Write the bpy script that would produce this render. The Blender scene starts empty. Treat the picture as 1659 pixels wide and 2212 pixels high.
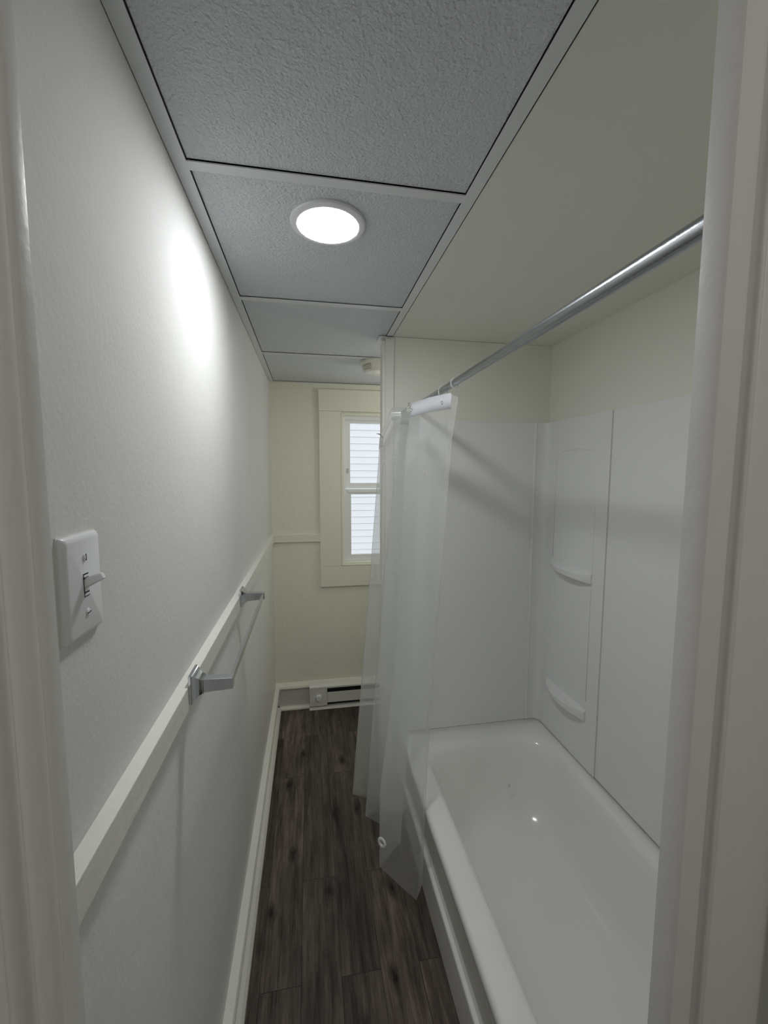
import bpy, bmesh, math, random
from mathutils import Vector, Matrix
random.seed(7)
S = bpy.context.scene
C = S.collection
rad = math.radians

# ------------------------------------------------------------------ camera
def make_camera():
    a, t, r = rad(10.101), rad(-5.325), rad(0.174)
    fwd = Vector((math.sin(a)*math.cos(t), math.cos(a)*math.cos(t), math.sin(t)))
    rt = Vector((math.cos(a), -math.sin(a), 0)); up = rt.cross(fwd)
    rt2 = math.cos(r)*rt + math.sin(r)*up
    up2 = -math.sin(r)*rt + math.cos(r)*up
    cam = bpy.data.cameras.new('camera'); co = bpy.data.objects.new('camera', cam); C.objects.link(co)
    m = Matrix((rt2, up2, -fwd)).transposed().to_4x4(); m.translation = Vector((0.2458, 0, 1.6))
    co.matrix_world = m
    cam.sensor_fit = 'HORIZONTAL'; cam.sensor_width = 36; cam.lens = 900.6/1659*36
    cam.clip_start = .01
    S.camera = co
make_camera()

# ------------------------------------------------------------------ light and exposure
LAMP = 78.0          # emission of the round ceiling light
SKY = 0.98           # daylight outside the window and beyond the doorway
EXPOSURE = 0.32
w = bpy.data.worlds.new('daylight'); S.world = w; w.use_nodes = True
w.node_tree.nodes['Background'].inputs[0].default_value = (.93, .96, 1, 1)
w.node_tree.nodes['Background'].inputs[1].default_value = SKY
vs = S.view_settings
vs.view_transform = 'Standard'; vs.look = 'None'; vs.gamma = 1; vs.use_curve_mapping = False
vs.exposure = EXPOSURE
S.cycles.use_denoising = True
S.cycles.max_bounces = 14; S.cycles.diffuse_bounces = 8; S.cycles.transparent_max_bounces = 24
S.cycles.sample_clamp_indirect = 8

# unseen fill light added behind the camera, just under the hall ceiling
hl = bpy.data.lights.new('hall_fill', 'POINT'); hl.energy = 6.2; hl.shadow_soft_size = .14; hl.color = (1, .97, .94)
hlo = bpy.data.objects.new('hall_fill', hl); C.objects.link(hlo); hlo.location = (.35, -.75, 2.1)
# the wash-stand lamp on the right wall behind the partition
vl = bpy.data.lights.new('wash_stand_lamp', 'POINT'); vl.energy = 2.7; vl.shadow_soft_size = .05; vl.color = (1, .98, .94)
vlo = bpy.data.objects.new('wash_stand_lamp', vl); C.objects.link(vlo); vlo.location = (1.22, 2.25, 1.92)

# ------------------------------------------------------------------ materials
def mat(name, col, rough=.5, metal=0, bump=None, spec=.5, coat=0, blotch=0):
    m = bpy.data.materials.new(name); m.use_nodes = True
    nt = m.node_tree; b = nt.nodes['Principled BSDF']
    b.inputs['Base Color'].default_value = (*col, 1)
    b.inputs['Roughness'].default_value = rough
    b.inputs['Metallic'].default_value = metal
    b.inputs['Specular IOR Level'].default_value = spec
    b.inputs['Coat Weight'].default_value = coat
    tc = nt.nodes.new('ShaderNodeTexCoord')
    if blotch:
        n = nt.nodes.new('ShaderNodeTexNoise'); n.inputs['Scale'].default_value = 3
        n.inputs['Detail'].default_value = 6
        nt.links.new(tc.outputs['Object'], n.inputs['Vector'])
        r = nt.nodes.new('ShaderNodeValToRGB')
        r.color_ramp.elements[0].position = .3; r.color_ramp.elements[1].position = .7
        r.color_ramp.elements[0].color = (*[c*(1-blotch) for c in col], 1)
        r.color_ramp.elements[1].color = (*col, 1)
        nt.links.new(n.outputs['Fac'], r.inputs['Fac']); nt.links.new(r.outputs['Color'], b.inputs['Base Color'])
    prev = None
    for (scale, dist, det) in (bump or []):
        n = nt.nodes.new('ShaderNodeTexNoise'); n.inputs['Scale'].default_value = scale
        n.inputs['Detail'].default_value = det
        nt.links.new(tc.outputs['Object'], n.inputs['Vector'])
        bp = nt.nodes.new('ShaderNodeBump'); bp.inputs['Distance'].default_value = dist
        nt.links.new(n.outputs['Fac'], bp.inputs['Height'])
        if prev: nt.links.new(prev.outputs['Normal'], bp.inputs['Normal'])
        prev = bp
    if prev: nt.links.new(prev.outputs['Normal'], b.inputs['Normal'])
    return m

M = {}
M['wall_left'] = mat('white_wall_paint', (.70, .70, .685), .85, bump=[(6, .003, 2), (110, .0005, 4)])
M['wall_cream'] = mat('cream_wall_paint', (.80, .79, .68), .5, bump=[(7, .008, 4), (90, .0012, 3)])
M['wall_plain'] = mat('alcove_paint', (.77, .765, .69), .6, bump=[(60, .0006, 3)])
M['wainscot'] = mat('white_wainscot_paint', (.79, .79, .775), .4, bump=[(5, .004, 2), (80, .0008, 3)])
M['trim'] = mat('white_trim_paint', (.78, .77, .72), .35, bump=[(60, .0012, 4)])
M['trim_cream'] = mat('cream_trim_paint', (.80, .79, .69), .38, bump=[(40, .001, 3)])
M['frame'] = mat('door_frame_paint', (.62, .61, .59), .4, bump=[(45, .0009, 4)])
M['tile'] = mat('ceiling_tile', (.65, .68, .71), .5, bump=[(190, .0050, 3), (80, .0022, 2)])
M['grid'] = mat('ceiling_grid', (.69, .71, .72), .4)
M['dark'] = mat('gap_shade', (.01, .01, .01), .9)  # near-black standing in for shade in and above the ceiling grid
M['surround'] = mat('surround_panel', (.79, .80, .80), .24, bump=[(4, .002, 1)])
M['tub'] = mat('tub_enamel', (.86, .865, .835), .14, coat=.3, blotch=.03)
M['chrome'] = mat('chrome', (.58, .60, .62), .05, 1)
M['rod'] = mat('brushed_rod', (.40, .42, .44), .24, 1, bump=[(300, .0002, 2)])
M['plastic'] = mat('white_plastic', (.76, .77, .79), .28)
M['vinyl'] = mat('window_vinyl', (.80, .82, .81), .3)
M['cream_plastic'] = mat('cream_plastic', (.83, .81, .72), .3)
M['heater'] = mat('heater_enamel', (.70, .69, .64), .35)
M['siding'] = mat('vinyl_siding', (.86, .87, .90), .5)
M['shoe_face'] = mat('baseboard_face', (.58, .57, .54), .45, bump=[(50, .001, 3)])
M['black'] = mat('black_slot', (.004, .004, .004), .6)

def floor_mat():
    m = bpy.data.materials.new('dark_wood_planks'); m.use_nodes = True
    nt = m.node_tree; b = nt.nodes['Principled BSDF']; L = nt.links.new
    tc = nt.nodes.new('ShaderNodeTexCoord')
    mp = nt.nodes.new('ShaderNodeMapping'); mp.inputs['Rotation'].default_value = (0, 0, rad(90))
    mp.inputs['Location'].default_value = (.27, .055, 0)
    L(tc.outputs['Object'], mp.inputs['Vector'])
    br = nt.nodes.new('ShaderNodeTexBrick'); L(mp.outputs[0], br.inputs['Vector'])
    br.inputs['Scale'].default_value = 1; br.inputs['Brick Width'].default_value = .92
    br.inputs['Row Height'].default_value = .127; br.inputs['Mortar Size'].default_value = .0008
    br.inputs['Color1'].default_value = (0, 0, 0, 1); br.inputs['Color2'].default_value = (1, 1, 1, 1)
    br.inputs['Mortar'].default_value = (.2, .2, .2, 1); br.offset = .37
    def noise(sx, sy, scale, det, rough=.6):
        q = nt.nodes.new('ShaderNodeMapping'); q.inputs['Scale'].default_value = (sx, sy, 1)
        L(tc.outputs['Object'], q.inputs['Vector'])
        ad = nt.nodes.new('ShaderNodeVectorMath'); ad.operation = 'ADD'
        sc = nt.nodes.new('ShaderNodeVectorMath'); sc.operation = 'SCALE'; sc.inputs['Scale'].default_value = 6
        L(br.outputs['Color'], sc.inputs[0]); L(q.outputs[0], ad.inputs[0]); L(sc.outputs[0], ad.inputs[1])
        n = nt.nodes.new('ShaderNodeTexNoise'); n.inputs['Scale'].default_value = scale
        n.inputs['Detail'].default_value = det; n.inputs['Roughness'].default_value = rough
        L(ad.outputs[0], n.inputs['Vector']); return n
    n1 = noise(14, 1.1, 3, 8, .7); n2 = noise(2.2, .8, 3.0, 4); n3 = noise(70, 3.5, 3, 4, .7)
    r1 = nt.nodes.new('ShaderNodeValToRGB'); L(n1.outputs['Fac'], r1.inputs['Fac'])
    e = r1.color_ramp.elements; e[0].position = .32; e[0].color = (.034, .026, .021, 1)
    e[1].position = .68; e[1].color = (.205, .168, .142, 1)
    r2 = nt.nodes.new('ShaderNodeValToRGB'); L(n2.outputs['Fac'], r2.inputs['Fac'])
    e = r2.color_ramp.elements; e[0].position = .3; e[0].color = (.5, .48, .47, 1); e[1].position = .7; e[1].color = (1.25, 1.2, 1.18, 1)
    mx = nt.nodes.new('ShaderNodeMixRGB'); mx.blend_type = 'MULTIPLY'; mx.inputs[0].default_value = 1
    L(r1.outputs[0], mx.inputs[1]); L(r2.outputs[0], mx.inputs[2])
    # fine light grain
    r3 = nt.nodes.new('ShaderNodeValToRGB'); L(n3.outputs['Fac'], r3.inputs['Fac'])
    e = r3.color_ramp.elements; e[0].position = .35; e[0].color = (.62, .62, .62, 1); e[1].position = .75; e[1].color = (1.5, 1.5, 1.5, 1)
    mx2 = nt.nodes.new('ShaderNodeMixRGB'); mx2.blend_type = 'MULTIPLY'; mx2.inputs[0].default_value = .8
    L(mx.outputs[0], mx2.inputs[1]); L(r3.outputs[0], mx2.inputs[2])
    # plank tone
    tone = nt.nodes.new('ShaderNodeMapRange'); tone.inputs['To Min'].default_value = .75; tone.inputs['To Max'].default_value = 1.2
    L(br.outputs['Color'], tone.inputs[0])
    mx3 = nt.nodes.new('ShaderNodeVectorMath'); mx3.operation = 'SCALE'
    L(mx2.outputs[0], mx3.inputs[0]); L(tone.outputs[0], mx3.inputs['Scale'])
    # knots
    q = nt.nodes.new('ShaderNodeMapping'); q.inputs['Scale'].default_value = (7.2, 2.9, 1)
    q.inputs['Location'].default_value = (.35, .62, 0)
    L(tc.outputs['Object'], q.inputs['Vector'])
    nz = nt.nodes.new('ShaderNodeTexNoise'); nz.inputs['Scale'].default_value = 9; L(q.outputs[0], nz.inputs['Vector'])
    w1 = nt.nodes.new('ShaderNodeMixRGB'); w1.inputs[0].default_value = .13; L(q.outputs[0], w1.inputs[1]); L(nz.outputs['Color'], w1.inputs[2])
    vo = nt.nodes.new('ShaderNodeTexVoronoi'); vo.inputs['Scale'].default_value = 1; vo.voronoi_dimensions = '2D'; L(w1.outputs[0], vo.inputs['Vector'])
    kr = nt.nodes.new('ShaderNodeValToRGB'); L(vo.outputs['Distance'], kr.inputs['Fac'])
    e = kr.color_ramp.elements; e[0].position = .02; e[0].color = (.08, .07, .07, 1); e[1].position = .15; e[1].color = (1, 1, 1, 1)
    e2 = kr.color_ramp.elements.new(.06); e2.color = (.42, .4, .39, 1)
    mx4 = nt.nodes.new('ShaderNodeMixRGB'); mx4.blend_type = 'MULTIPLY'; mx4.inputs[0].default_value = 1
    L(mx3.outputs[0], mx4.inputs[1]); L(kr.outputs[0], mx4.inputs[2])
    # seams
    mx5 = nt.nodes.new('ShaderNodeMixRGB'); L(br.outputs['Fac'], mx5.inputs[0]); L(mx4.outputs[0], mx5.inputs[1]); mx5.inputs[2].default_value = (.012, .01, .008, 1)
    L(mx5.outputs[0], b.inputs['Base Color'])
    b.inputs['Roughness'].default_value = .5; b.inputs['Specular IOR Level'].default_value = .35
    bp = nt.nodes.new('ShaderNodeBump'); bp.inputs['Distance'].default_value = .0012; L(n3.outputs['Fac'], bp.inputs['Height'])
    L(bp.outputs['Normal'], b.inputs['Normal'])
    return m
M['floor'] = floor_mat()

def sheet_mat(name, op, tint=(.86, .87, .87), rough=.14, edge=.35):
    m = bpy.data.materials.new(name); m.use_nodes = True
    nt = m.node_tree; L = nt.links.new
    for n in list(nt.nodes):
        if n.type != 'OUTPUT_MATERIAL': nt.nodes.remove(n)
    out = nt.nodes['Material Output']
    tr = nt.nodes.new('ShaderNodeBsdfTransparent'); tr.inputs[0].default_value = (.97, .98, .98, 1)
    df = nt.nodes.new('ShaderNodeBsdfDiffuse'); df.inputs[0].default_value = (*tint, 1)
    tl = nt.nodes.new('ShaderNodeBsdfTranslucent'); tl.inputs[0].default_value = (*tint, 1)
    gl = nt.nodes.new('ShaderNodeBsdfGlossy'); gl.inputs['Roughness'].default_value = rough
    gl.inputs[0].default_value = (1, 1, 1, 1)
    a = nt.nodes.new('ShaderNodeMixShader'); a.inputs[0].default_value = .5; L(df.outputs[0], a.inputs[1]); L(tl.outputs[0], a.inputs[2])
    lw = nt.nodes.new('ShaderNodeLayerWeight'); lw.inputs['Blend'].default_value = .25
    tcn = nt.nodes.new('ShaderNodeTexCoord'); nz = nt.nodes.new('ShaderNodeTexNoise'); nz.inputs['Scale'].default_value = 5
    nz.inputs['Detail'].default_value = 5; L(tcn.outputs['Object'], nz.inputs['Vector'])
    mr = nt.nodes.new('ShaderNodeMapRange'); mr.inputs['From Min'].default_value = .3; mr.inputs['From Max'].default_value = .7
    mr.inputs['To Min'].default_value = op*.97; mr.inputs['To Max'].default_value = op*1.03; L(nz.outputs['Fac'], mr.inputs[0])
    ma = nt.nodes.new('ShaderNodeMath'); ma.operation = 'MULTIPLY_ADD'; ma.inputs[1].default_value = edge; ma.use_clamp = True
    L(lw.outputs['Facing'], ma.inputs[0]); L(mr.outputs[0], ma.inputs[2])
    b = nt.nodes.new('ShaderNodeMixShader'); L(ma.outputs[0], b.inputs[0]); L(tr.outputs[0], b.inputs[1]); L(a.outputs[0], b.inputs[2])
    c = nt.nodes.new('ShaderNodeMixShader'); c.inputs[0].default_value = .045; L(b.outputs[0], c.inputs[1]); L(gl.outputs[0], c.inputs[2])
    L(c.outputs[0], out.inputs['Surface'])
    return m
M['curtain'] = sheet_mat('clear_vinyl', .27, (.9, .91, .9), .2, edge=.36)
M['band'] = sheet_mat('white_mesh_band', .86, (.85, .86, .9), .4, .1)
M['clearplastic'] = sheet_mat('clear_plastic', .35, (.85, .87, .88), .1, .4)
M['glass'] = sheet_mat('window_glass', .03, (.9, .95, .95), .02, .04)

def emit(name, col, s):
    m = bpy.data.materials.new(name); m.use_nodes = True
    nt = m.node_tree
    b = nt.nodes['Principled BSDF']
    b.inputs['Base Color'].default_value = (.8, .8, .8, 1)
    b.inputs['Emission Color'].default_value = (*col, 1); b.inputs['Emission Strength'].default_value = s
    return m
M['lamp'] = emit('lit_diffuser', (.97, .985, 1.0), LAMP)

# ------------------------------------------------------------------ mesh helpers
def bm_box(bm, x0, x1, y0, y1, z0, z1):
    vs_ = [bm.verts.new((x, y, z)) for z in (z0, z1) for y in (y0, y1) for x in (x0, x1)]
    for f in ((0, 2, 3, 1), (4, 5, 7, 6), (0, 1, 5, 4), (2, 6, 7, 3), (0, 4, 6, 2), (1, 3, 7, 5)):
        bm.faces.new([vs_[i] for i in f])
def bm_prism(bm, pts, axis, a, b):
    """closed 2-D outline extruded along an axis from a to b"""
    def P(u, v, t): return {'x': (t, u, v), 'y': (u, t, v), 'z': (u, v, t)}[axis]
    A = [bm.verts.new(P(u, v, a)) for u, v in pts]; B = [bm.verts.new(P(u, v, b)) for u, v in pts]
    n = len(pts)
    for i in range(n): bm.faces.new((A[i], A[(i+1) % n], B[(i+1) % n], B[i]))
    bm.faces.new(A[::-1]); bm.faces.new(B)
def bm_rings(bm, rings, cap0=True, cap1=True):
    R_ = [[bm.verts.new(p) for p in r] for r in rings]
    n = len(rings[0])
    for i in range(len(R_)-1):
        for j in range(n): bm.faces.new((R_[i][j], R_[i][(j+1) % n], R_[i+1][(j+1) % n], R_[i+1][j]))
    if cap0: bm.faces.new(R_[0][::-1])
    if cap1: bm.faces.new(R_[-1])
def circ(r, n=48, c=(0, 0), ax='z', h=0):
    out = []
    for i in range(n):
        a = 2*math.pi*i/n; u, v = c[0]+r*math.cos(a), c[1]+r*math.sin(a)
        out.append({'z': (u, v, h), 'x': (h, u, v), 'y': (u, h, v)}[ax])
    return out
def lathe(bm, prof, n=48, c=(0, 0), ax='z', cap0=True, cap1=True):
    bm_rings(bm, [circ(max(r, 1e-5), n, c, ax, h) for r, h in prof], cap0, cap1)
def tube(bm, pts, r, n=12, closed=False):
    pts = [Vector(p) for p in pts]; rings = []
    m = len(pts); prev = None
    for i, p in enumerate(pts):
        a = pts[i-1] if (i or closed) else pts[i]; b_ = pts[(i+1) % m] if (i < m-1 or closed) else pts[i]
        t = (b_-a).normalized()
        if prev is None:
            u = t.orthogonal().normalized()
        else:
            u = (prev - t*prev.dot(t)).normalized()
        prev = u; v = t.cross(u)
        rings.append([tuple(p + r*(math.cos(2*math.pi*k/n)*u + math.sin(2*math.pi*k/n)*v)) for k in range(n)])
    if closed: rings.append(rings[0])
    bm_rings(bm, rings, not closed, not closed)
    if closed: bmesh.ops.remove_doubles(bm, verts=bm.verts, dist=1e-6)
def obj(name, bm, m, parent=None, bevel=0, smooth=False, seg=2, loc=None, **props):
    bmesh.ops.recalc_face_normals(bm, faces=bm.faces)
    me = bpy.data.meshes.new(name); bm.to_mesh(me); bm.free()
    me.materials.append(M[m] if isinstance(m, str) else m)
    o = bpy.data.objects.new(name, me); C.objects.link(o)
    if parent:
        o.parent = parent
        o.matrix_parent_inverse = Matrix.Translation(-parent.location)
    if smooth:
        for p in me.polygons: p.use_smooth = True
    if bevel:
        b = o.modifiers.new('bevel', 'BEVEL'); b.width = bevel; b.segments = seg; b.limit_method = 'ANGLE'; b.angle_limit = rad(35)
        b.harden_normals = False
    if smooth == 'auto':
        try:
            me.set_sharp_from_angle(angle=rad(35))
        except Exception: pass
    for k, v in props.items(): o[k] = v
    return o
def box(name, m, dims, parent=None, bevel=0, **props):
    bm = bmesh.new(); bm_box(bm, *dims); return obj(name, bm, m, parent, bevel, **props)
def boxes(name, m, L, parent=None, bevel=0, **props):
    bm = bmesh.new()
    for d in L: bm_box(bm, *d)
    return obj(name, bm, m, parent, bevel, **props)
def thing(name, label, cat, loc=(0, 0, 0), group=None):
    o = bpy.data.objects.new(name, None); C.objects.link(o); o.location = loc
    o.empty_display_size = .05
    o['label'] = label; o['category'] = cat
    if group: o['group'] = group
    bpy.context.view_layer.update()
    return o
ST = dict(kind='structure')

# ------------------------------------------------------------------ room shell
H, D, T, W = 2.179, 2.79, 1.80, 1.344
PX = .572                      # free edge of the partition at the tub's foot
box('floor', 'floor', (-.9, 1.5, -1.3, 2.95, -.06, 0), **ST)
box('wall_left', 'wall_left', (-.1, 0, .34, 2.95, 0, 2.27), **ST)
box('wall_right', 'wall_plain', (W, W+.1, .2, 2.95, 0, 2.27), **ST)
WX0, WX1, WZ0, WZ1 = .452, 1.078, .985, 1.993
boxes('wall_back', 'wall_cream', [(0, WX0, D, D+.14, 0, 2.27), (WX1, W, D, D+.14, 0, 2.27),
      (WX0, WX1, D, D+.14, 0, WZ0), (WX0, WX1, D, D+.14, WZ1, 2.27)], **ST)
box('wall_partition', 'wall_plain', (PX, W, T, T+.07, 0, 2.1775), **ST)
boxes('wall_front', 'wall_plain', [(.70, W, .20, .30, 0, 2.27), (-.1, .0, .20, .335, 0, 2.27), (0, .70, .20, .30, 2.10, 2.27)], **ST)
# the hall the photo is taken from
HX0, HX1, HY, HH = -.9, 1.5, -1.3, 2.35
boxes('wall_hall', 'wall_left', [(HX0-.05, HX1+.05, HY-.05, HY, 0, HH), (HX0-.05, HX0, HY, .30, 0, HH), (HX1, HX1+.05, HY, .30, 0, HH),
      (HX0, -.1, .20, .30, 0, HH), (W, HX1, .20, .30, 0, HH), (-.1, W, .20, .30, 2.27, HH)], **ST)
box('ceiling_hall', 'wall_left', (HX0, HX1, HY, .30, HH, HH+.03), **ST)
# ceiling: black slab painting the shade above the grid, smooth soffit over the tub
boxes('ceiling', 'wall_plain', [(.6035, W, .30, T, 2.1785, 2.20)], **ST)
box('ceiling_void_shade', 'dark', (-.1, W+.1, .2, 2.95, 2.27, 2.30), **ST)
# partition end boards
box('trim_1', 'trim', (PX-.001, PX+.034, T-.010, T, 0, 2.165), bevel=.0015, **ST)
box('trim_2', 'trim', (PX-.013, PX, T+.004, T+.066, 0, 2.162), bevel=.0015, **ST)
box('trim_3', 'grid', (PX-.028, PX+.002, T-.004, T+.07, 2.171, 2.177), **ST)
# wainscot, chair rail
def wains():
    bm = bmesh.new(); bm_box(bm, 0, .003, .34, D, .12, 1.162)
    return obj('trim_4', bm, 'wainscot', **ST)
wains()
def rail(name, pts, axis, a, b, m):
    bm = bmesh.new(); bm_prism(bm, pts, axis, a, b); return obj(name, bm, m, bevel=.0015, **ST)
rail('trim_5', [(0, 1.158), (.019, 1.158), (.020, 1.161), (.020, 1.205), (0, 1.208)], 'y', .34, D, 'trim')
bm = bmesh.new(); bm_prism(bm, [(D, 1.145), (D-.018, 1.145), (D-.018, 1.196), (D-.015, 1.199), (D, 1.199)], 'x', .0, .312)
obj('trim_6', bm, 'trim_cream', bevel=.0015, **ST)
# baseboards: board, cap and shoe
bm = bmesh.new(); bm_prism(bm, [(0, 0), (.014, 0), (.014, .145), (.030, .145), (.031, .152), (.027, .160), (0, .165)], 'y', .34, D)
obj('baseboard_left', bm, 'trim', bevel=.001, **ST)
bm = bmesh.new(); bm_prism(bm, [(.0, 0), (.038, 0), (.037, .010), (.028, .021), (.0, .021)], 'y', .34, D)
obj('trim_7', bm, 'trim', bevel=.001, **ST)
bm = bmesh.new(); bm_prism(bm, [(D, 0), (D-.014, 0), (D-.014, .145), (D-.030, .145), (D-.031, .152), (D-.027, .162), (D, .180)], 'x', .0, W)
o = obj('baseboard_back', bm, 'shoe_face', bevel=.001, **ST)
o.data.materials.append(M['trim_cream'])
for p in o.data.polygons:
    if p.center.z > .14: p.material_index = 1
bm = bmesh.new(); bm_prism(bm, [(D, 0), (D-.038, 0), (D-.037, .010), (D-.026, .021), (D, .021)], 'x', .0, W)
obj('trim_8', bm, 'trim_cream', bevel=.001, **ST)

# door opening the photo is taken through
def spline(pts, k=6):
    out = []
    for i in range(len(pts)-1):
        p0, p1, p2, p3 = pts[max(i-1, 0)], pts[i], pts[i+1], pts[min(i+2, len(pts)-1)]
        for j in range(k):
            u = j/k
            out.append(tuple(.5*(2*p1[c]+(p2[c]-p0[c])*u+(2*p0[c]-5*p1[c]+4*p2[c]-p3[c])*u*u+(3*p1[c]-p0[c]-3*p2[c]+p3[c])*u**3) for c in (0, 1)))
    return out+[pts[-1]]
bm = bmesh.new()
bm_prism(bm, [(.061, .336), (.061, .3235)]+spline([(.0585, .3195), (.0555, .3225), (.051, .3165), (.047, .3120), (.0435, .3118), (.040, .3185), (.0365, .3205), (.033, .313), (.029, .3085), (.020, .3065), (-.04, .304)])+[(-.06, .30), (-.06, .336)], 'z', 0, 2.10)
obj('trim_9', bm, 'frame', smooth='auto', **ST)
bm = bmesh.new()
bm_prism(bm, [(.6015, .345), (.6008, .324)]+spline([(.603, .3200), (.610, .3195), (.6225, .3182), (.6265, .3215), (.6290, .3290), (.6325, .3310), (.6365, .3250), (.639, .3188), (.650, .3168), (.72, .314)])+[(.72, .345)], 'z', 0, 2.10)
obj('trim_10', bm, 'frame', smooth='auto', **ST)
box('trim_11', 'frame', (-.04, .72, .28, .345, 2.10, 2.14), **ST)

# ceiling grid
G = .0245
GZ = (2.1765, 2.1785)
def bar_grid():
    n = 12
    Y1, Y2, Y3 = .883, 1.493, 2.135
    for i, d in enumerate([(.0015, .0275, .34, D-.003), (.5745, .600, .30, T-.012)]):
        box('trim_%d' % (n+i), 'grid', (*d, *GZ), **ST)
    for i, (y, x1) in enumerate([(Y1, .5745), (Y2, .5745), (Y3, W)]):
        box('trim_%d' % (n+2+i), 'grid', (.0275, x1, y, y+G, GZ[0]-.0004, GZ[1]), **ST)
    box('trim_17', 'grid', (.0275, W, D-.012, D-.003, *GZ), **ST)
bar_grid()
def tile(rects, label):
    bm = bmesh.new()
    for (x0, x1, y0, y1) in rects: bm_box(bm, x0, x1, y0, y1, 2.1805, 2.195)
    o = obj('ceiling_tile', bm, 'tile'); o['label'] = label; o['category'] = 'ceiling tile'; o['group'] = 'textured ceiling tiles'
tile([(.0285, .5737, .30, .8813)], 'textured white ceiling tile nearest the doorway, the largest in view')
tile([(.0285, .5737, .9085, 1.4915)], 'textured white ceiling tile that holds the round ceiling light')
tile([(.0285, .5737, 1.5185, 2.1335), (.5737, 1.33, 1.875, 2.1335)], 'textured white ceiling tile between the light tile and the smoke detector tile')
tile([(.0295, 1.33, 2.1605, 2.776)], 'textured white ceiling tile carrying the smoke detector above the window')
# black strips painting the shade in the gaps above the wall angles
boxes('ceiling_gap_shade', 'dark', [(0, .0295, .34, D, 2.1788, 2.184), (.5727, .6034, .30, 1.875, 2.1800, 2.200), (.0295, W, D-.014, D, 2.1788, 2.184)], **ST)

# ------------------------------------------------------------------ window
win = bpy.data.objects.new('window_1', None); C.objects.link(win); win['kind'] = 'structure'
win.location = (.765, D, WZ0)
bpy.context.view_layer.update()
c0, c1 = D-.020, D
box('casing', 'trim_cream', (.310, .450, c0, c1, .978, 2.000), win, bevel=.001)
box('casing', 'trim_cream', (1.080, 1.220, c0, c1, .978, 2.000), win, bevel=.001)
box('head_casing', 'trim_cream', (.308, 1.222, c0-.001, c1, 2.001, 2.138), win, bevel=.001)
box('apron', 'trim_cream', (.310, 1.220, c0-.001, c1, .838, .977), win, bevel=.001)
def ring_frame(name, m, x0, x1, z0, z1, t, y0, y1, parent, tb=None, tt=None):
    tb = t if tb is None else tb; tt = t if tt is None else tt
    return boxes(name, m, [(x0, x0+t, y0, y1, z0, z1), (x1-t, x1, y0, y1, z0, z1), (x0+t, x1-t, y0, y1, z0, z0+tb), (x0+t, x1-t, y0, y1, z1-tt, z1)], parent, bevel=.0012)
ring_frame('window_stop', 'trim_cream', WX0, WX1, WZ0, WZ1, .014, D-.012, D+.055, win)
ring_frame('jamb_liner', 'vinyl', .466, 1.064, .999, 1.979, .016, D+.03, D+.13, win, tt=.022)
# lower sash in front, upper sash behind
ls = ring_frame('sash', 'vinyl', .482, 1.048, 1.012, 1.492, .040, D+.035, D+.065, win, tb=.030, tt=.036)
box('pane', 'glass', (.515, 1.015, D+.048, D+.051, 1.03, 1.47), ls)
box('sash_lock_rail', 'vinyl', (.50, 1.03, D+.029, D+.036, 1.468, 1.484), ls, bevel=.001)
us = ring_frame('sash', 'vinyl', .482, 1.048, 1.494, 1.962, .038, D+.075, D+.105, win, tt=.026)
box('pane', 'glass', (.515, 1.015, D+.088, D+.091, 1.51, 1.95), us)
box('sash_latch', 'chrome', (.500, .506, D+.068, D+.075, 1.60, 1.63), us)
box('sill_ledge', 'trim_cream', (.452, 1.078, D-.024, D+.055, .978, .986), win, bevel=.001)

# neighbour's siding seen through the window
def siding():
    bm = bmesh.new(); y = 5.4; e = .086; z = -.6
    pts = [(y+.05, z)]
    prof = []
    while z < 4.2:
        prof += [(y-.020, z), (y-.020, z+.004), (y-.003, z+e-.008), (y+.008, z+e-.006)]
        z += e
    bm_prism(bm, prof+[(y+.05, z), (y+.05, -.6)], 'x', -2.5, 5.5)
    o = obj('neighbour_house', bm, 'siding')
    o['label'] = 'white horizontal lap siding of the house next door, seen through the window'; o['category'] = 'house wall'
siding()

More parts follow.
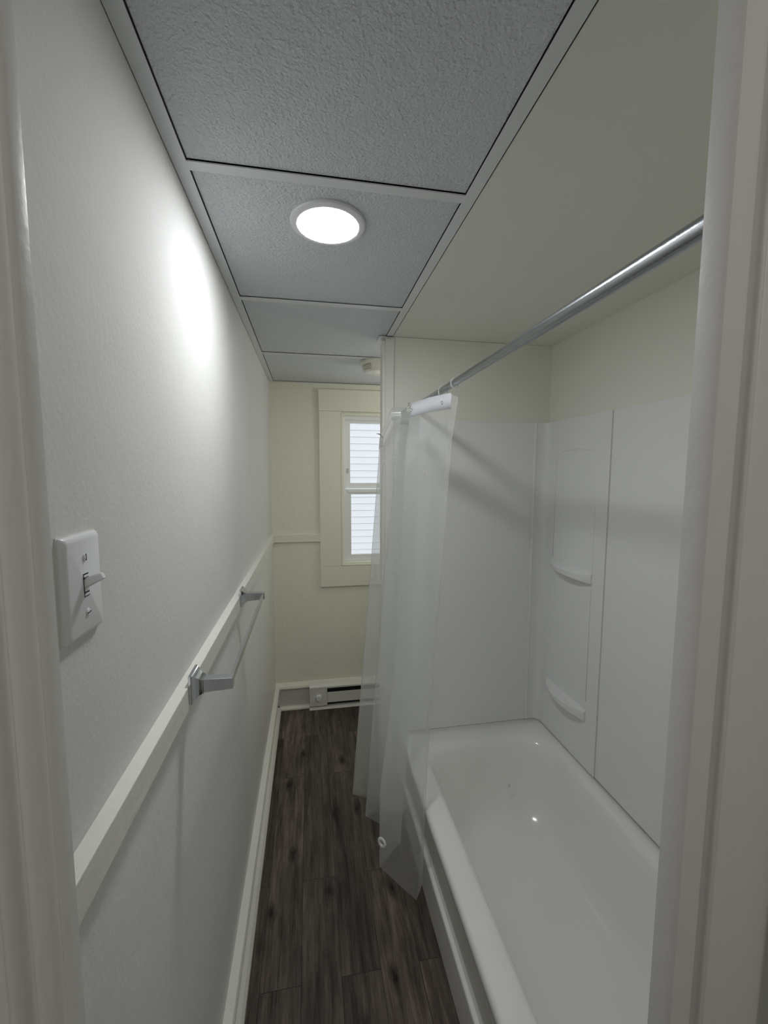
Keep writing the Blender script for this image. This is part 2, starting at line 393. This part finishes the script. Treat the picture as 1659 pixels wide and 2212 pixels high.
# ------------------------------------------------------------------ bathtub
def rrect(x0, x1, y0, y1, r, z, n=8):
    out = []
    for (cx, cy, a0) in ((x1-r, y1-r, 0), (x0+r, y1-r, 90), (x0+r, y0+r, 180), (x1-r, y0+r, 270)):
        for k in range(n+1):
            a = rad(a0+90*k/n); out.append((cx+r*math.cos(a), cy+r*math.sin(a), z))
    return out
TY0 = .305
def tub():
    t = thing('bathtub', 'white enamelled alcove bathtub along the right wall', 'bathtub', (.99, 1.05, 0))
    bm = bmesh.new()
    X0, X1, Y0, Y1 = .640, W-.002, TY0, T-.002
    Z = .401
    R_ = [rrect(.670, X1, Y0, Y1, .012, .340), rrect(X0+.008, X1, Y0, Y1, .012, .352), rrect(X0, X1, Y0, Y1, .014, .368),
          rrect(X0, X1, Y0, Y1, .014, .385), rrect(X0+.004, X1-.001, Y0+.002, Y1-.001, .016, .396), rrect(X0+.014, X1-.004, Y0+.008, Y1-.006, .02, Z)]
    # inner opening: near end hidden, far end sloping back
    for i_, j_, r_, dz in ((.066, .080, .10, .001), (.077, .093, .11, .004), (.086, .106, .12, .012), (.093, .116, .125, .028), (.100, .130, .13, .07),
                           (.107, .148, .135, .13), (.115, .170, .14, .19), (.126, .192, .145, .235), (.142, .216, .15, .268), (.165, .245, .15, .292),
                           (.200, .285, .14, .309), (.250, .345, .10, .318), (.31, .50, .04, .322)):
        R_.append(rrect(X0+i_, X1-i_+.030, Y0+i_-.005, Y1-j_-.022, r_ if i_ < .3 else .03, Z-dz))
    bm_rings(bm, R_, False, True)
    basin = obj('basin', bm, 'tub', t, smooth=True)
    bm = bmesh.new()
    bm_prism(bm, [(.700, 0), (.656, 0), (.655, .146), (.657, .152), (.668, .157), (.669, .345), (.700, .345)], 'y', TY0, T-.002)
    obj('apron', bm, 'tub', t, bevel=.002)
    # caulk line and chip marks on the far deck
    bm = bmesh.new(); tube(bm, [(.66+.04*i, T-.004, .4025) for i in range(17)], .0028, 6); obj('caulk', bm, 'trim', t)
    bm = bmesh.new()
    lathe(bm, [(.0001, 0), (.006, .0), (.0065, .0012), (.005, .002), (.0001, .002)], 16)
    bmesh.ops.transform(bm, matrix=Matrix.Translation((1.083, 1.575, .247)) @ Matrix.Rotation(rad(62), 4, 'X'), verts=bm.verts)
    obj('overflow_plug', bm, 'shoe_face', t, label='small grey plug mark on the sloping end')
tub()

# ------------------------------------------------------------------ tub surround
def surround():
    t = thing('tub_surround', 'glossy white plastic wall surround above the bathtub with two moulded shelves', 'tub surround', (1.3, 1.79, .40))
    zt, zb = 1.832, .402
    e = .004
    box('back_panel', 'surround', (.607, 1.276, T-e, T, zb, zt), t, bevel=.0015)
    # corner panel: wraps the corner with a rounded inside edge
    r = .035; outer = []; inner = []
    xi, yi = W-e-.004, T-e-.004
    prof = [(1.274, yi-.002)]
    for k in range(9):
        a = rad(90-90*k/8); prof.append((xi-r+r*math.cos(a), yi-r+r*math.sin(a)))
    prof.append((xi, 1.377))
    back = [(W, 1.377), (W, T), (1.274, T)]
    bm = bmesh.new(); bm_prism(bm, prof+back, 'z', zb, zt); obj('corner_panel', bm, 'surround', t, smooth='auto')
    box('side_panel', 'surround', (W-e, W, .32, 1.3745, zb, zt), t, bevel=.0015)
    # raised bead beside the back seam, joint line on the side wall
    box('seam_bead', 'surround', (1.268, 1.280, T-.013, T, zb, zt), t, bevel=.003)
    box('joint', 'shoe_face', (W-.0030, W, 1.3745, 1.3772, zb, zt), t)
    # moulded niche outline above the upper shelf
    bm = bmesh.new()
    pts = []
    y0, y1, ztop = 1.445, 1.715, 1.700
    pts = [(xi, y1, 1.22), (xi, y1, ztop-.03)]
    for k in range(1, 12):
        u = k/12; pts.append((xi, y1+(y0-y1)*u, ztop-.03+.032*math.sin(math.pi*(.12+.76*u)) ))
    pts += [(xi, y0, ztop-.03), (xi, y0, .68)]
    tube(bm, pts, .0016, 6); obj('niche_outline', bm, 'surround', t, smooth=True)
    for zs, dep, lip in ((1.205, .050, .010), (.640, .052, .004)):
        bm = bmesh.new(); n = 18; rows = []
        for k in range(n+1):
            u = k/n; y = 1.718-(1.718-1.440)*u
            d = dep*(math.sin(math.pi*min(1, max(0, .02+.96*u)))**.62)
            hf = .016+.020*u
            x = xi
            rows.append([(x+.004, y, zs+lip), (x-.001, y, zs+lip*.9), (x-d*.82, y, zs-.003), (x-d*.94, y, zs-.001), (x-d, y, zs-.005), (x-d*.99, y, zs-.010),
                         (x-d*.93, y, zs-hf), (x-d*.80, y, zs-hf-.003), (x+.001, y, zs-hf-.008), (x+.004, y, zs-hf-.008)])
        bm_rings(bm, rows, True, True)
        obj('shelf', bm, 'surround', t, smooth='auto')
surround()

# ------------------------------------------------------------------ curtain rod, rings, curtain
RX, RZ = .700, 1.885
def rod():
    t = thing('shower_curtain_rod', 'grey metal tension rod spanning the tub alcove near the ceiling', 'curtain rod', (RX, 1.05, RZ))
    bm = bmesh.new(); lathe(bm, [(.0128, .303), (.0128, .850), (.0122, .856), (.0118, .856)], 32, (RX, RZ), 'y'); obj('outer_tube', bm, 'rod', t, smooth='auto')
    bm = bmesh.new(); lathe(bm, [(.0112, .84), (.0112, 1.777)], 32, (RX, RZ), 'y'); obj('inner_tube', bm, 'rod', t, smooth='auto')
    for y0, y1 in ((.300, .325), (1.770, 1.799)):
        bm = bmesh.new(); lathe(bm, [(.015, y0), (.017, (y0+y1)/2), (.015, y1)], 32, (RX, RZ), 'y'); obj('end_cap', bm, 'plastic', t, smooth='auto')
rod()

def lerp_path(keys, z):
    """keys: list of (z, x, y) from the top down"""
    if z >= keys[0][0]: return keys[0][1:]
    for a, b in zip(keys, keys[1:]):
        if z >= b[0]:
            u = (a[0]-z)/(a[0]-b[0]); u = u
            return (a[1]+(b[1]-a[1])*u, a[2]+(b[2]-a[2])*u)
    return keys[-1][1:]
# fold lines of the gathered curtain: (z, x, y)
FOLDS = [
    [(1.83, .709, 1.275), (1.70, .704, 1.318), (1.10, .682, 1.365), (.60, .651, 1.36), (.13, .634, 1.350)],   # free edge
    [(1.853, .700, 1.328), (1.735, .704, 1.345), (1.158, .683, 1.350), (.72, .640, 1.34), (.42, .624, 1.32), (.115, .601, 1.309)],
    [(1.853, .655, 1.425), (1.60, .650, 1.41), (.90, .605, 1.375), (.11, .545, 1.365)],
    [(1.843, .612, 1.500), (1.636, .577, 1.455), (.871, .541, 1.45), (.42, .491, 1.45), (.145, .488, 1.435)],
    [(1.840, .660, 1.560), (1.2, .640, 1.54), (.42, .610, 1.52), (.11, .590, 1.53)],
    [(1.835, .655, 1.640), (1.2, .625, 1.60), (.42, .575, 1.60), (.12, .555, 1.60)],
    [(1.825, .600, 1.610), (1.60, .573, 1.60), (1.20, .530, 1.60), (.743, .496, 1.60), (.125, .464, 1.665)],
    [(1.850, .640, 1.690), (1.2, .620, 1.68), (.42, .585, 1.68), (.11, .560, 1.70)],
    [(1.850, .579, 1.712), (1.2, .570, 1.735), (.42, .520, 1.75), (.11, .500, 1.77)],
    [(1.735, .536, 1.735), (1.186, .498, 1.745), (.193, .424, 1.775), (.10, .424, 1.815)],
    [(1.760, .560, 1.775), (1.2, .545, 1.785), (.42, .520, 1.785), (.11, .485, 1.80)],
]
TOPS = [1.838, 1.857, 1.857, 1.848, 1.842, 1.842, 1.836, 1.866, 1.864, 1.742, 1.760]
BOTS = [.100, .085, .100, .110, .10, .105, .120, .11, .11, .105, .11]
SUB = 8
def hermite(vals, i, u):
    p0 = vals[max(i-1, 0)]; p1 = vals[i]; p2 = vals[i+1]; p3 = vals[min(i+2, len(vals)-1)]
    t = .12   # small tangents keep the folds crisp
    m1 = (p2-p0)*t; m2 = (p3-p1)*t
    return (2*u**3-3*u**2+1)*p1+(u**3-2*u**2+u)*m1*3+(-2*u**3+3*u**2)*p2+(u**3-u**2)*m2*3
def curtain_point(s, f):
    """s in 0..len-1 along the cloth, f 0 top .. 1 bottom"""
    i = min(int(s), len(FOLDS)-2); u = s-i
    us = u*.8+.2*(u*u*(3-2*u))
    top = TOPS[i]+(TOPS[i+1]-TOPS[i])*u; bot = BOTS[i]+(BOTS[i+1]-BOTS[i])*u
    z = top+(bot-top)*f
    pts = [lerp_path(k, k[0][0]+(k[-1][0]-k[0][0])*f) for k in FOLDS]
    x = pts[i][0]+(pts[i+1][0]-pts[i][0])*us; y = pts[i][1]+(pts[i+1][1]-pts[i][1])*us
    # shallow ripples
    x += .0014*math.sin(s*5.1+f*4)*math.sin(math.pi*min(1, f*3)) ; y += .0018*math.sin(s*4.3+f*7+1)*math.sin(math.pi*f)
    return (x, y, z)
def curtain():
    t = thing('shower_curtain', 'clear vinyl shower curtain gathered at the far end of the rod, hanging outside the tub', 'shower curtain', (.56, 1.55, .1))
    n = (len(FOLDS)-1)*SUB; NF = 60
    bm = bmesh.new()
    fs = [0]+[.026+(1-.026)*j/NF for j in range(NF+1)]
    g = [[bm.verts.new(curtain_point(i/SUB, f)) for i in range(n+1)] for f in fs]
    for j in range(len(fs)-1):
        for i in range(n): bm.faces.new((g[j][i], g[j][i+1], g[j+1][i+1], g[j+1][i]))
    o = obj('vinyl_sheet', bm, 'curtain', t, smooth=True)
    def strip(name, s0, s1, f0, f1, m, off=.0015, nn=None):
        nn = nn or max(4, int((s1-s0)*SUB)); bm = bmesh.new(); rows = []
        for f in (f0, (f0+f1)/2, f1):
            row = []
            for i in range(nn+1):
                s = s0+(s1-s0)*i/nn; p = Vector(curtain_point(s, f))
                row.append(tuple(p+Vector((-off*.6, -off, 0))))
            rows.append(row)
        V = [[bm.verts.new(p) for p in r] for r in rows]
        for j in range(2):
            for i in range(nn): bm.faces.new((V[j][i], V[j][i+1], V[j+1][i+1], V[j+1][i]))
        o = obj(name, bm, m, t, smooth=True)
        sd = o.modifiers.new('thick', 'SOLIDIFY'); sd.thickness = .0006
        return o
    strip('header_band', .8, 3.0, -.002, .026, 'band')
    strip('header_hem', 3.0, 10.0, -.001, .027, 'curtain')
    # grommets set into the header
    def grommet(s, f, r, r2, m, name='grommet', axis=None, lab=None):
        p = Vector(curtain_point(s, f)); a = Vector(curtain_point(s+.05, f)); b = Vector(curtain_point(s, f+.01))
        nrm = (a-p).cross(b-p).normalized()
        cam = Vector((.246, 0, 1.6))
        if nrm.dot(cam-p) < 0: nrm = -nrm
        bm = bmesh.new()
        tube(bm, [((r+r2)/2*math.cos(k*math.pi/12), (r+r2)/2*math.sin(k*math.pi/12), 0) for k in range(24)], (r-r2)/2, 8, closed=True)
        q = nrm.to_track_quat('Z', 'Y')
        bmesh.ops.transform(bm, matrix=Matrix.Translation(p+nrm*.002) @ q.to_matrix().to_4x4() @ Matrix.Diagonal((1, 1, .6, 1)), verts=bm.verts)
        o = obj(name, bm, m, t, smooth=True)
        if lab: o['label'] = lab
        return p
    grommet(1.35, .013, .0062, .0032, 'chrome')
    grommet(2.90, .013, .0055, .0028, 'chrome')
    grommet(8.72, .016, .0058, .0030, 'chrome')
    grommet(2.84, .941, .0205, .0065, 'plastic', 'hem_magnet', lab='white ring-shaped weight in the bottom hem')
curtain()

def ring_things():
    # clear plastic rings round the rod
    for k, (y, lab, hang) in enumerate(((1.392, 'clear plastic curtain ring hooked through the white header band', .018), (1.287, 'thin clear plastic ring on the bare part of the rod nearest the doorway', 0.0))):
        t = thing('curtain_ring', lab, 'curtain ring', (RX, y, RZ), 'clear rings on the curtain rod')
        bm = bmesh.new(); rr = .0205 if k == 0 else .0150
        pts = []
        for i in range(28):
            a = 2*math.pi*i/28; pts.append((RX+rr*math.cos(a)*.8-.003*(k == 0), y+.006*math.sin(a)*(k == 0), RZ-(.0105 if k == 0 else .0018)+rr*math.sin(a)*(1.12 if k == 0 else 1)))
        tube(bm, pts, .0019, 8, closed=True); obj('hoop', bm, 'clearplastic', t, smooth=True)
        if k == 0:
            bm = bmesh.new(); lathe(bm, [(.0001, -.004), (.003, -.003), (.0035, 0), (.003, .003), (.0001, .004)], 12)
            bmesh.ops.transform(bm, matrix=Matrix.Translation((RX-.003, y, RZ-.033)), verts=bm.verts); obj('clasp', bm, 'chrome', t, smooth=True)
    # metal hooks left in the slipped header
    def hook(p, d, label, size=1):
        t = thing('curtain_hook', label, 'curtain hook', p, 'metal hooks at the slipped end of the curtain')
        p = Vector(p); d = Vector(d).normalized(); up = Vector((0, 0, 1)); s = d.cross(up).normalized(); u2 = s.cross(d)
        for q in (-1, 1):
            bm = bmesh.new()
            pts = [p+s*(.0035*q)*size, p+s*(.0035*q)*size+d*.008*size+u2*.003*size, p+s*(.0035*q)*size+d*.018*size+u2*.004*size, p+s*(.0038*q)*size+d*.025*size+u2*.0005*size]
            tube(bm, pts, .0014*size, 8); obj('wire', bm, 'chrome', t, smooth=True)
        bm = bmesh.new(); lathe(bm, [(.0001, -.005), (.0035, -.004), (.0042, 0), (.0035, .004), (.0001, .005)], 14)
        bmesh.ops.transform(bm, matrix=Matrix.Translation(p) @ s.to_track_quat('Z', 'Y').to_matrix().to_4x4() @ Matrix.Scale(size, 4), verts=bm.verts)
        obj('roller', bm, 'chrome', t, smooth=True)
    hook((.545, 1.735, 1.752), (-1, -.3, .45), 'chrome double-wire hook poking left from the slipped curtain corner')
    hook((.604, 1.500, 1.838), (-.1, -.4, .9), 'chrome hook at the left end of the white header band', .75)
ring_things()

# ------------------------------------------------------------------ ceiling light and smoke detector
def ceiling_light():
    cx, cy = .296, 1.036
    t = thing('ceiling_light', 'round flat white ceiling light, switched on', 'ceiling light', (cx, cy, 2.18))
    bm = bmesh.new(); lathe(bm, [(.086, 2.1805), (.087, 2.177), (.085, 2.1735), (.0745, 2.1705), (.0705, 2.1715), (.0705, 2.1795)], 64, (cx, cy), cap0=False, cap1=False)
    obj('trim_ring', bm, 'plastic', t, smooth='auto')
    bm = bmesh.new(); lathe(bm, [(.0706, 2.1715), (.060, 2.1698), (.035, 2.1688), (.0001, 2.1684)], 64, (cx, cy), cap0=False, cap1=True)
    obj('diffuser', bm, 'lamp', t, smooth=True)
ceiling_light()
def smoke():
    cx, cy = .604, 2.222
    t = thing('smoke_detector', 'cream round smoke detector on the ceiling near the window, half behind the partition', 'smoke detector', (cx, cy, 2.18))
    bm = bmesh.new(); lathe(bm, [(.084, 2.1805), (.088, 2.176), (.087, 2.164), (.083, 2.161), (.083, 2.157), (.079, 2.141), (.068, 2.127), (.060, 2.123), (.0001, 2.123)], 64, (cx, cy), cap0=False)
    obj('body', bm, 'cream_plastic', t, smooth='auto')
    for k in range(5):
        bm = bmesh.new(); z = 2.1550-.0055*k; r = .0826-.0016*k-.0014*max(0, k-2)
        pts = [(cx+r*math.cos(rad(196+3.2*i)), cy+r*math.sin(rad(196+3.2*i)), z) for i in range(14)]
        tube(bm, pts, .0009, 6); obj('vent_slot', bm, 'black', t)
    bm = bmesh.new(); lathe(bm, [(.014, 2.1232), (.014, 2.1215), (.012, 2.121), (.0001, 2.121)], 24, (cx-.012, cy-.01), cap0=False); obj('test_button', bm, 'cream_plastic', t, smooth='auto')
smoke()

# ------------------------------------------------------------------ baseboard heater
def heater():
    x0, x1, yf, yb = .226, 1.10, 2.725, D-.032
    t = thing('baseboard_heater', 'white electric baseboard heater under the window', 'heater', ((x0+x1)/2, 2.75, 0))
    bm = bmesh.new(); bm_prism(bm, [(yb, .02), (yb, .192), (yf+.012, .176), (yf-.002, .160), (yf-.002, .149), (yf+.003, .149), (yf+.003, .156), (yf+.016, .17), (yb-.006, .184), (yb-.006, .02)], 'x', x0, x1)
    obj('hood', bm, 'heater', t, bevel=.0008)
    xc = x0+.118
    box('control_box', 'heater', (x0, xc, yf, yb-.007, .026, .148), t, bevel=.002)
    box('front_panel', 'heater', (xc+.001, x1, yf+.002, yf+.006, .046, .118), t, bevel=.001)
    box('slot_shade', 'black', (xc+.001, x1-.002, yf+.012, yb-.008, .03, .150), t)  # black block paints the shade inside the heater slots
    bm = bmesh.new(); bm_prism(bm, [(yf-.006, .003), (yb, .003), (yb, .018), (yf+.004, .018), (yf+.004, .010), (yf-.004, .010)], 'x', x0-.001, x1)
    obj('bottom_lip', bm, 'heater', t, bevel=.0008)
    kx, kz = x0+.060, .088
    bm = bmesh.new(); lathe(bm, [(.021, yf+.001), (.021, yf-.004), (.019, yf-.009), (.017, yf-.014), (.0150, yf-.016), (.0135, yf-.0145), (.0001, yf-.0145)], 32, (kx, kz), 'y', cap0=False)
    kn = obj('thermostat_knob', bm, 'plastic', t, smooth='auto')
    box('knob_pointer', 'plastic', (kx-.0015, kx+.0015, yf-.0165, yf-.014, kz-.011, kz+.011), kn, bevel=.0005)
heater()

# ------------------------------------------------------------------ light switch
def switch():
    y0, y1, z0, z1 = .4525, .5255, 1.4245, 1.5345
    cy, cz = .489, 1.4795
    t = thing('light_switch', 'white toggle light switch on the left wall, flipped up', 'light switch', (0, cy, cz))
    hx = .0075
    # plate: rounded front edges and an opening for the toggle
    bm = bmesh.new()
    def rr(i, r, x): return [(x, a, b) for (a, b, _) in rrect(y0+i, y1-i, z0+i, z1-i, r, 0, 4)]
    R_ = [rr(0, .002, 0.0005), rr(0, .002, .0025), rr(.0012, .003, .0048), rr(.0032, .003, .0066), rr(.0058, .002, hx)]
    bm_rings(bm, R_, True, True)
    obj('wall_plate', bm, 'plastic', t, smooth='auto')
    # thin paint ridge behind
    bm = bmesh.new(); bm_box(bm, 0, .0012, y0-.001, y1+.001, z0-.001, z1+.001); obj('paint_ridge', bm, 'trim', t)
    box('toggle_slot', 'black', (hx-.001, hx+.0003, cy-.0052, cy+.0052, cz-.0125, cz+.0125), t)
    for q in (-1, 1):
        box('slot_lip', 'plastic', (hx-.001, hx+.0012, cy-.0048, cy+.0048, cz+q*.0100-.0011, cz+q*.0100+.0011), t)
    box('slot_lip', 'plastic', (hx-.001, hx+.0009, cy-.0036, cy+.0040, cz-.0070, cz+.006), t, bevel=.0004)
    # toggle lever tilted up
    bm = bmesh.new()
    d = Vector((.93, 0, .42)).normalized(); up = Vector((-d.z, 0, d.x))
    rows = []
    for s, hy, hz in ((-.002, .0044, .0052), (.006, .0042, .0050), (.014, .0038, .0044), (.0185, .0036, .0040), (.0200, .0028, .0030)):
        c = Vector((hx-.001, cy, cz+.0015))+d*s
        rows.append([tuple(c+Vector((0, a*hy, 0))+up*b_*hz) for a, b_ in ((-1, -.6), (-.6, -1), (.6, -1), (1, -.6), (1, .6), (.6, 1), (-.6, 1), (-1, .6))])
    bm_rings(bm, rows); obj('toggle', bm, 'plastic', t, smooth='auto')
    for q, ang in ((1, 90), (-1, 8)):
        zc = cz+q*.0302
        bm = bmesh.new(); lathe(bm, [(.0040, hx-.0005), (.0040, hx+.0006), (.0030, hx+.0015), (.0001, hx+.0018)], 20, (cy, zc), 'x', cap0=False)
        s = obj('screw', bm, 'plastic', t, smooth='auto')
        bm = bmesh.new(); bm_box(bm, -.0003, .0003, -.0036, .0036, -.0005, .0005)
        bmesh.ops.transform(bm, matrix=Matrix.Translation((hx+.0016, cy, zc)) @ Matrix.Rotation(rad(ang), 4, 'X'), verts=bm.verts)
        obj('screw_slot', bm, 'black', s)
switch()

# ------------------------------------------------------------------ towel bar
def towel_bar():
    ya, yb, z, xe, x0 = .815, 1.392, 1.197, .095, .0195
    t = thing('towel_bar', 'square chrome towel bar mounted on the left chair rail', 'towel bar', (.018, (ya+yb)/2, z))
    for y in (ya, yb):
        bm = bmesh.new(); rows = []
        for x, hy, hz in ((x0, .0255, .0275), (x0+.005, .0255, .0275), (x0+.007, .0235, .0255), (x0+.011, .0185, .0205), (x0+.016, .0150, .0165), (x0+.021, .0130, .0142), (x0+.023, .0130, .0142)):
            rows.append([(x, y-hy, z-hz), (x, y+hy, z-hz), (x, y+hy, z+hz), (x, y-hy, z+hz)])
        bm_rings(bm, rows); b = obj('mounting_base', bm, 'chrome', t, bevel=.0008)
        bm = bmesh.new(); rows = []
        for x, hy, hz in ((x0+.0225, .0110, .0128), (xe, .0092, .0108)):
            rows.append([(x, y-hy, z-hz), (x, y+hy, z-hz), (x, y+hy, z+hz), (x, y-hy, z+hz)])
        bm_rings(bm, rows); obj('post', bm, 'chrome', b, bevel=.0006)
    bm = bmesh.new(); bm_box(bm, xe-.0085, xe-.0020, ya+.009, yb-.009, z-.0060, z+.0075); obj('bar', bm, 'chrome', t, bevel=.0006)
towel_bar()
